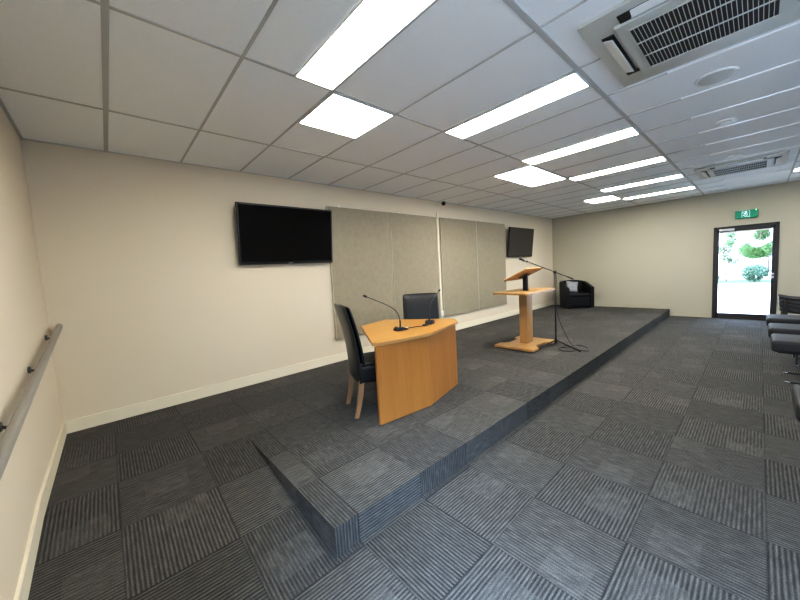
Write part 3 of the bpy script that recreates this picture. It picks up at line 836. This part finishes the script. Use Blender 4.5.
# ------------------------------------------------------------------ outside the door
gr = flat('ground_outside', [top(L + 0.1, 23.0, -30, 22, -0.03)], M['conc'])
lw = flat('lawn_outside', [top(23.0, 26.0, -60, 60, -0.03)], M['grass'])
flat('ground_beyond', [top(26.0, 90.0, -60, 60, -0.03)], M['conc'])
flat('ground_rear', [top(-40.0, L + 0.1, -60, RS - 0.1, -0.03), top(-40.0, -0.1, RS - 0.1, 30, -0.03)], M['conc'])

def leaf_cloud(center, rad, n, size, rnd):
    b = bmesh.new()
    for _ in range(n):
        while True:
            v = Vector((rnd.uniform(-1, 1), rnd.uniform(-1, 1), rnd.uniform(-1, 1)))
            if v.length < 1: break
        p_ = Vector((v.x * rad[0], v.y * rad[1], v.z * rad[2])) + Vector(center)
        a = Vector((rnd.gauss(0, 1), rnd.gauss(0, 1), rnd.gauss(0, 1))).normalized()
        c = a.orthogonal().normalized(); s = size * rnd.uniform(0.6, 1.3)
        b.faces.new([b.verts.new(p_ + a * s), b.verts.new(p_ + c * s * .5), b.verts.new(p_ - a * s), b.verts.new(p_ - c * s * .5)])
    return b
def tree(x, y, h, w_, mat, label, seed, dens=900):
    rnd = random.Random(seed)
    r = empty('tree', (x, y, -0.03), 0, label, 'tree', 'trees outside the door')
    t = MB(); t.tube([(0, 0, 0), (0.05, 0.1, h * 0.25), (-0.05, 0.25, h * 0.5), (0.1, 0.3, h * 0.8)], [0.11, 0.09, 0.07, 0.03], 8)
    for k in range(5):
        a = rnd.uniform(0, 2 * PI); z = h * rnd.uniform(0.25, 0.5)
        t.tube([(0, 0.12, z), (0.5 * w_ * math.cos(a) * .5, 0.12 + 0.5 * w_ * math.sin(a) * .5, z + h * .15), (w_ * .4 * math.cos(a), .12 + w_ * .4 * math.sin(a), z + h * 0.3)], [0.05, 0.035, 0.02], 6)
    t.build('trunk', M['bark'], r, 50)
    c = MB()
    for k in range(7):
        c._merge(leaf_cloud((rnd.uniform(-.3, .3) * w_, rnd.uniform(-.42, .42) * w_, h * rnd.uniform(0.45, 0.95)), (w_ * .26, w_ * .26, h * .13), dens // 7, 0.16, rnd))
    c.build('foliage', mat, r)
def shrub(x, y, h, w_, mat, label, seed):
    rnd = random.Random(seed)
    r = empty('shrub', (x, y, -0.03), 0, label, 'shrub', 'shrubs outside the door')
    t = MB()
    for k in range(5): t.tube([(0, 0, 0), (rnd.uniform(-.3, .3), rnd.uniform(-.5, .5) * w_ * .5, h * .6)], [0.04, 0.015], 6)
    t.build('stem', M['bark'], r, 50)
    c = MB(); c._merge(leaf_cloud((0, 0, h * .5), (w_ * .4, w_ * .5, h * .5), 900, 0.12, rnd))
    for k in range(4): c._merge(leaf_cloud((rnd.uniform(-.3, .3), rnd.uniform(-.4, .4) * w_, h * rnd.uniform(.4, .9)), (w_ * .22, w_ * .22, h * .22), 200, 0.12, rnd))
    c.build('foliage', mat, r)
def by_ang(x, ratio): return -4.335 + ratio * (x - 0.433)   # a bearing seen through the doorway
def bush(x, ratio, h, w_, mat, label, seed, cat='shrub', n=1500):
    rnd = random.Random(seed)
    r = empty('shrub', (x, by_ang(x, ratio), -0.03), 0, label, cat, 'shrubs outside the door')
    t = MB()
    for k in range(5): t.tube([(0, 0, 0), (rnd.uniform(-.2, .2) * w_, rnd.uniform(-.35, .35) * w_, h * .7)], [0.02, 0.008], 6)
    t.build('stem', M['bark'], r, 50)
    c = MB(); c._merge(leaf_cloud((0, 0, h * .52), (w_ * .4, w_ * .5, h * .5), n, 0.055, rnd))
    c.build('foliage', mat, r)
def sapling(x, ratio, h, z0, w_, mat, label, seed, n, lean=0.0):
    rnd = random.Random(seed)
    r = empty('tree', (x, by_ang(x, ratio), -0.03), 0, label, 'tree', 'trees outside the door')
    t = MB(); t.tube([(0, 0, 0), (0, lean * .5, h * .3), (0, lean, h * .6), (0, lean * .8, h * .95)], [0.035, 0.028, 0.02, 0.01], 7)
    for k in range(7):
        a = rnd.uniform(0, 2 * PI); z = rnd.uniform(z0 * .8, h * .7)
        t.tube([(0, lean * z / h / .6, z), (w_ * .22 * math.cos(a), lean + w_ * .22 * math.sin(a), z + .15), (w_ * .42 * math.cos(a), lean + w_ * .42 * math.sin(a), z + .38)], [0.014, 0.010, 0.005], 6)
    t.build('trunk', M['bark'], r, 50)
    c = MB()
    for k in range(9):
        c._merge(leaf_cloud((rnd.uniform(-.3, .3) * w_, lean + rnd.uniform(-.38, .38) * w_, rnd.uniform(z0, h)), (w_ * .2, w_ * .2, (h - z0) * .14), n // 9, 0.06, rnd))
    c.build('foliage', mat, r)
sapling(24.6, 0.047, 2.6, 1.0, 1.1, M['leafc'], 'thin pale sapling seen in the left half of the door glass', 3, 1300, 0.12)
sapling(31.0, 0.000, 4.2, 1.35, 2.0, M['leafa'], 'bright green tree filling the upper right of the door glass', 5, 9000)
sapling(38.0, 0.030, 3.6, 1.5, 1.5, M['leafc'], 'pale green tree farthest away in the middle of the door glass', 9, 1500)
bush(24.2, 0.006, 0.85, 1.0, M['leafb'], 'rounded blue green shrub in the right half of the door glass', 11)
bush(24.0, 0.072, 0.45, 0.7, M['leafb'], 'low green shrub at the left edge of the grass strip beyond the door', 12)
sg = empty('street_sign', (27.5, by_ang(27.5, 0.0475), -0.03), 0, 'small blue panel on a thin post beyond the door', 'sign')
MB().cyl((0, -0.16, 0.78), 0.02, 1.56, 12).build('post', M['shed'], sg, 40)
MB().box((-0.03, 0, 1.47), (0.02, 0.40, 0.07), 0.004).build('panel', M['blue'], sg)

# ------------------------------------------------------------------ light
wd = bpy.data.worlds.new('World'); SC.world = wd; wd.use_nodes = True
nt = wd.node_tree; bg = nt.nodes['Background']
tcn = nt.nodes.new('ShaderNodeTexCoord'); sx = nt.nodes.new('ShaderNodeSeparateXYZ'); rm = nt.nodes.new('ShaderNodeValToRGB')
nt.links.new(tcn.outputs['Generated'], sx.inputs[0]); nt.links.new(sx.outputs['Z'], rm.inputs['Fac'])
rm.color_ramp.elements[0].color = (0.66, 0.82, 1.0, 1); rm.color_ramp.elements[1].color = (0.36, 0.58, 1.0, 1)
nt.links.new(rm.outputs['Color'], bg.inputs['Color']); bg.inputs['Strength'].default_value = 3.5
su = bpy.data.lights.new('sun', 'SUN'); su.energy = 2.5; su.angle = R(1); su.color = (1, 0.96, 0.88)
so = bpy.data.objects.new('sun', su); COL.objects.link(so)
so.rotation_euler = Vector((0.12, -0.75, -1.0)).to_track_quat('-Z', 'Y').to_euler()
# sky portals help sample the daylight that comes through the glazing
def portal(name, loc_, rot, sx_, sy_):
    a = bpy.data.lights.new(name, 'AREA'); a.shape = 'RECTANGLE'; a.size = sx_; a.size_y = sy_
    a.cycles.is_portal = True
    o = bpy.data.objects.new(name, a); COL.objects.link(o); o.location = loc_; o.rotation_euler = rot
for i, (a, b) in enumerate(WIN):
    portal('window_portal', ((a + b) / 2, RS - 0.25, (WZ0 + WZ1) / 2), (PI / 2, 0, 0), b - a, WZ1 - WZ0)
portal('glazing_portal', (-0.25, (WY0 + WY1) / 2, (WV0 + WV1) / 2), (0, -PI / 2, 0), WV1 - WV0, WY0 - WY1)
portal('door_portal', (L + 0.25, (DY0 + DY1) / 2, DZ / 2), (0, PI / 2, 0), DZ, DY0 - DY1)

# added unseen area lamp outside the glazing, strengthens the blue sky light
dl = bpy.data.lights.new('added_daylight', 'AREA'); dl.shape = 'RECTANGLE'; dl.size = 1.1; dl.size_y = 1.1
dl.energy = 1150; dl.color = (0.46, 0.66, 1.0)
do = bpy.data.objects.new('added_daylight', dl); COL.objects.link(do)
do.location = (-1.0, -6.5, 3.4)
do.rotation_euler = (Vector((1.9, -3.2, 0.0)) - Vector((-1.0, -6.5, 3.4))).to_track_quat('-Z', 'Y').to_euler()

# ------------------------------------------------------------------ camera
cam = bpy.data.cameras.new('camera'); co = bpy.data.objects.new('camera', cam); COL.objects.link(co)
y_, p_, r_ = R(-41.794), R(-4.861), R(-3.307)
fw_ = Vector((math.sin(-y_) * math.cos(p_), math.cos(-y_) * math.cos(p_), math.sin(p_)))
rt = fw_.cross(Vector((0, 0, 1))).normalized(); up = rt.cross(fw_)
r2 = rt * math.cos(r_) + up * math.sin(r_); u2 = r2.cross(fw_)
Mx = Matrix(((r2.x, u2.x, -fw_.x), (r2.y, u2.y, -fw_.y), (r2.z, u2.z, -fw_.z))).to_4x4()
Mx.translation = (0.433, -4.335, 1.516)
co.matrix_world = Mx
cam.sensor_width = 36; cam.lens = 36 * 323.633 / 800
cam.shift_x = 1.422 / 800; cam.shift_y = -1.716 / 800
cam.clip_start = 0.02; cam.clip_end = 300
SC.camera = co

SC.view_settings.view_transform = 'Standard'
SC.view_settings.look = 'None'
SC.view_settings.exposure = 1.68
vs = SC.view_settings; vs.use_curve_mapping = True
cv_ = vs.curve_mapping.curves[3]
cv_.points.new(0.04, 0.029); cv_.points.new(0.13, 0.122); cv_.points.new(0.35, 0.35)
vs.curve_mapping.update()
SC.cycles.max_bounces = 10
SC.cycles.diffuse_bounces = 6
SC.cycles.use_denoising = True
SC.cycles.caustics_reflective = False
SC.cycles.caustics_refractive = False
SC.cycles.sample_clamp_indirect = 6.0
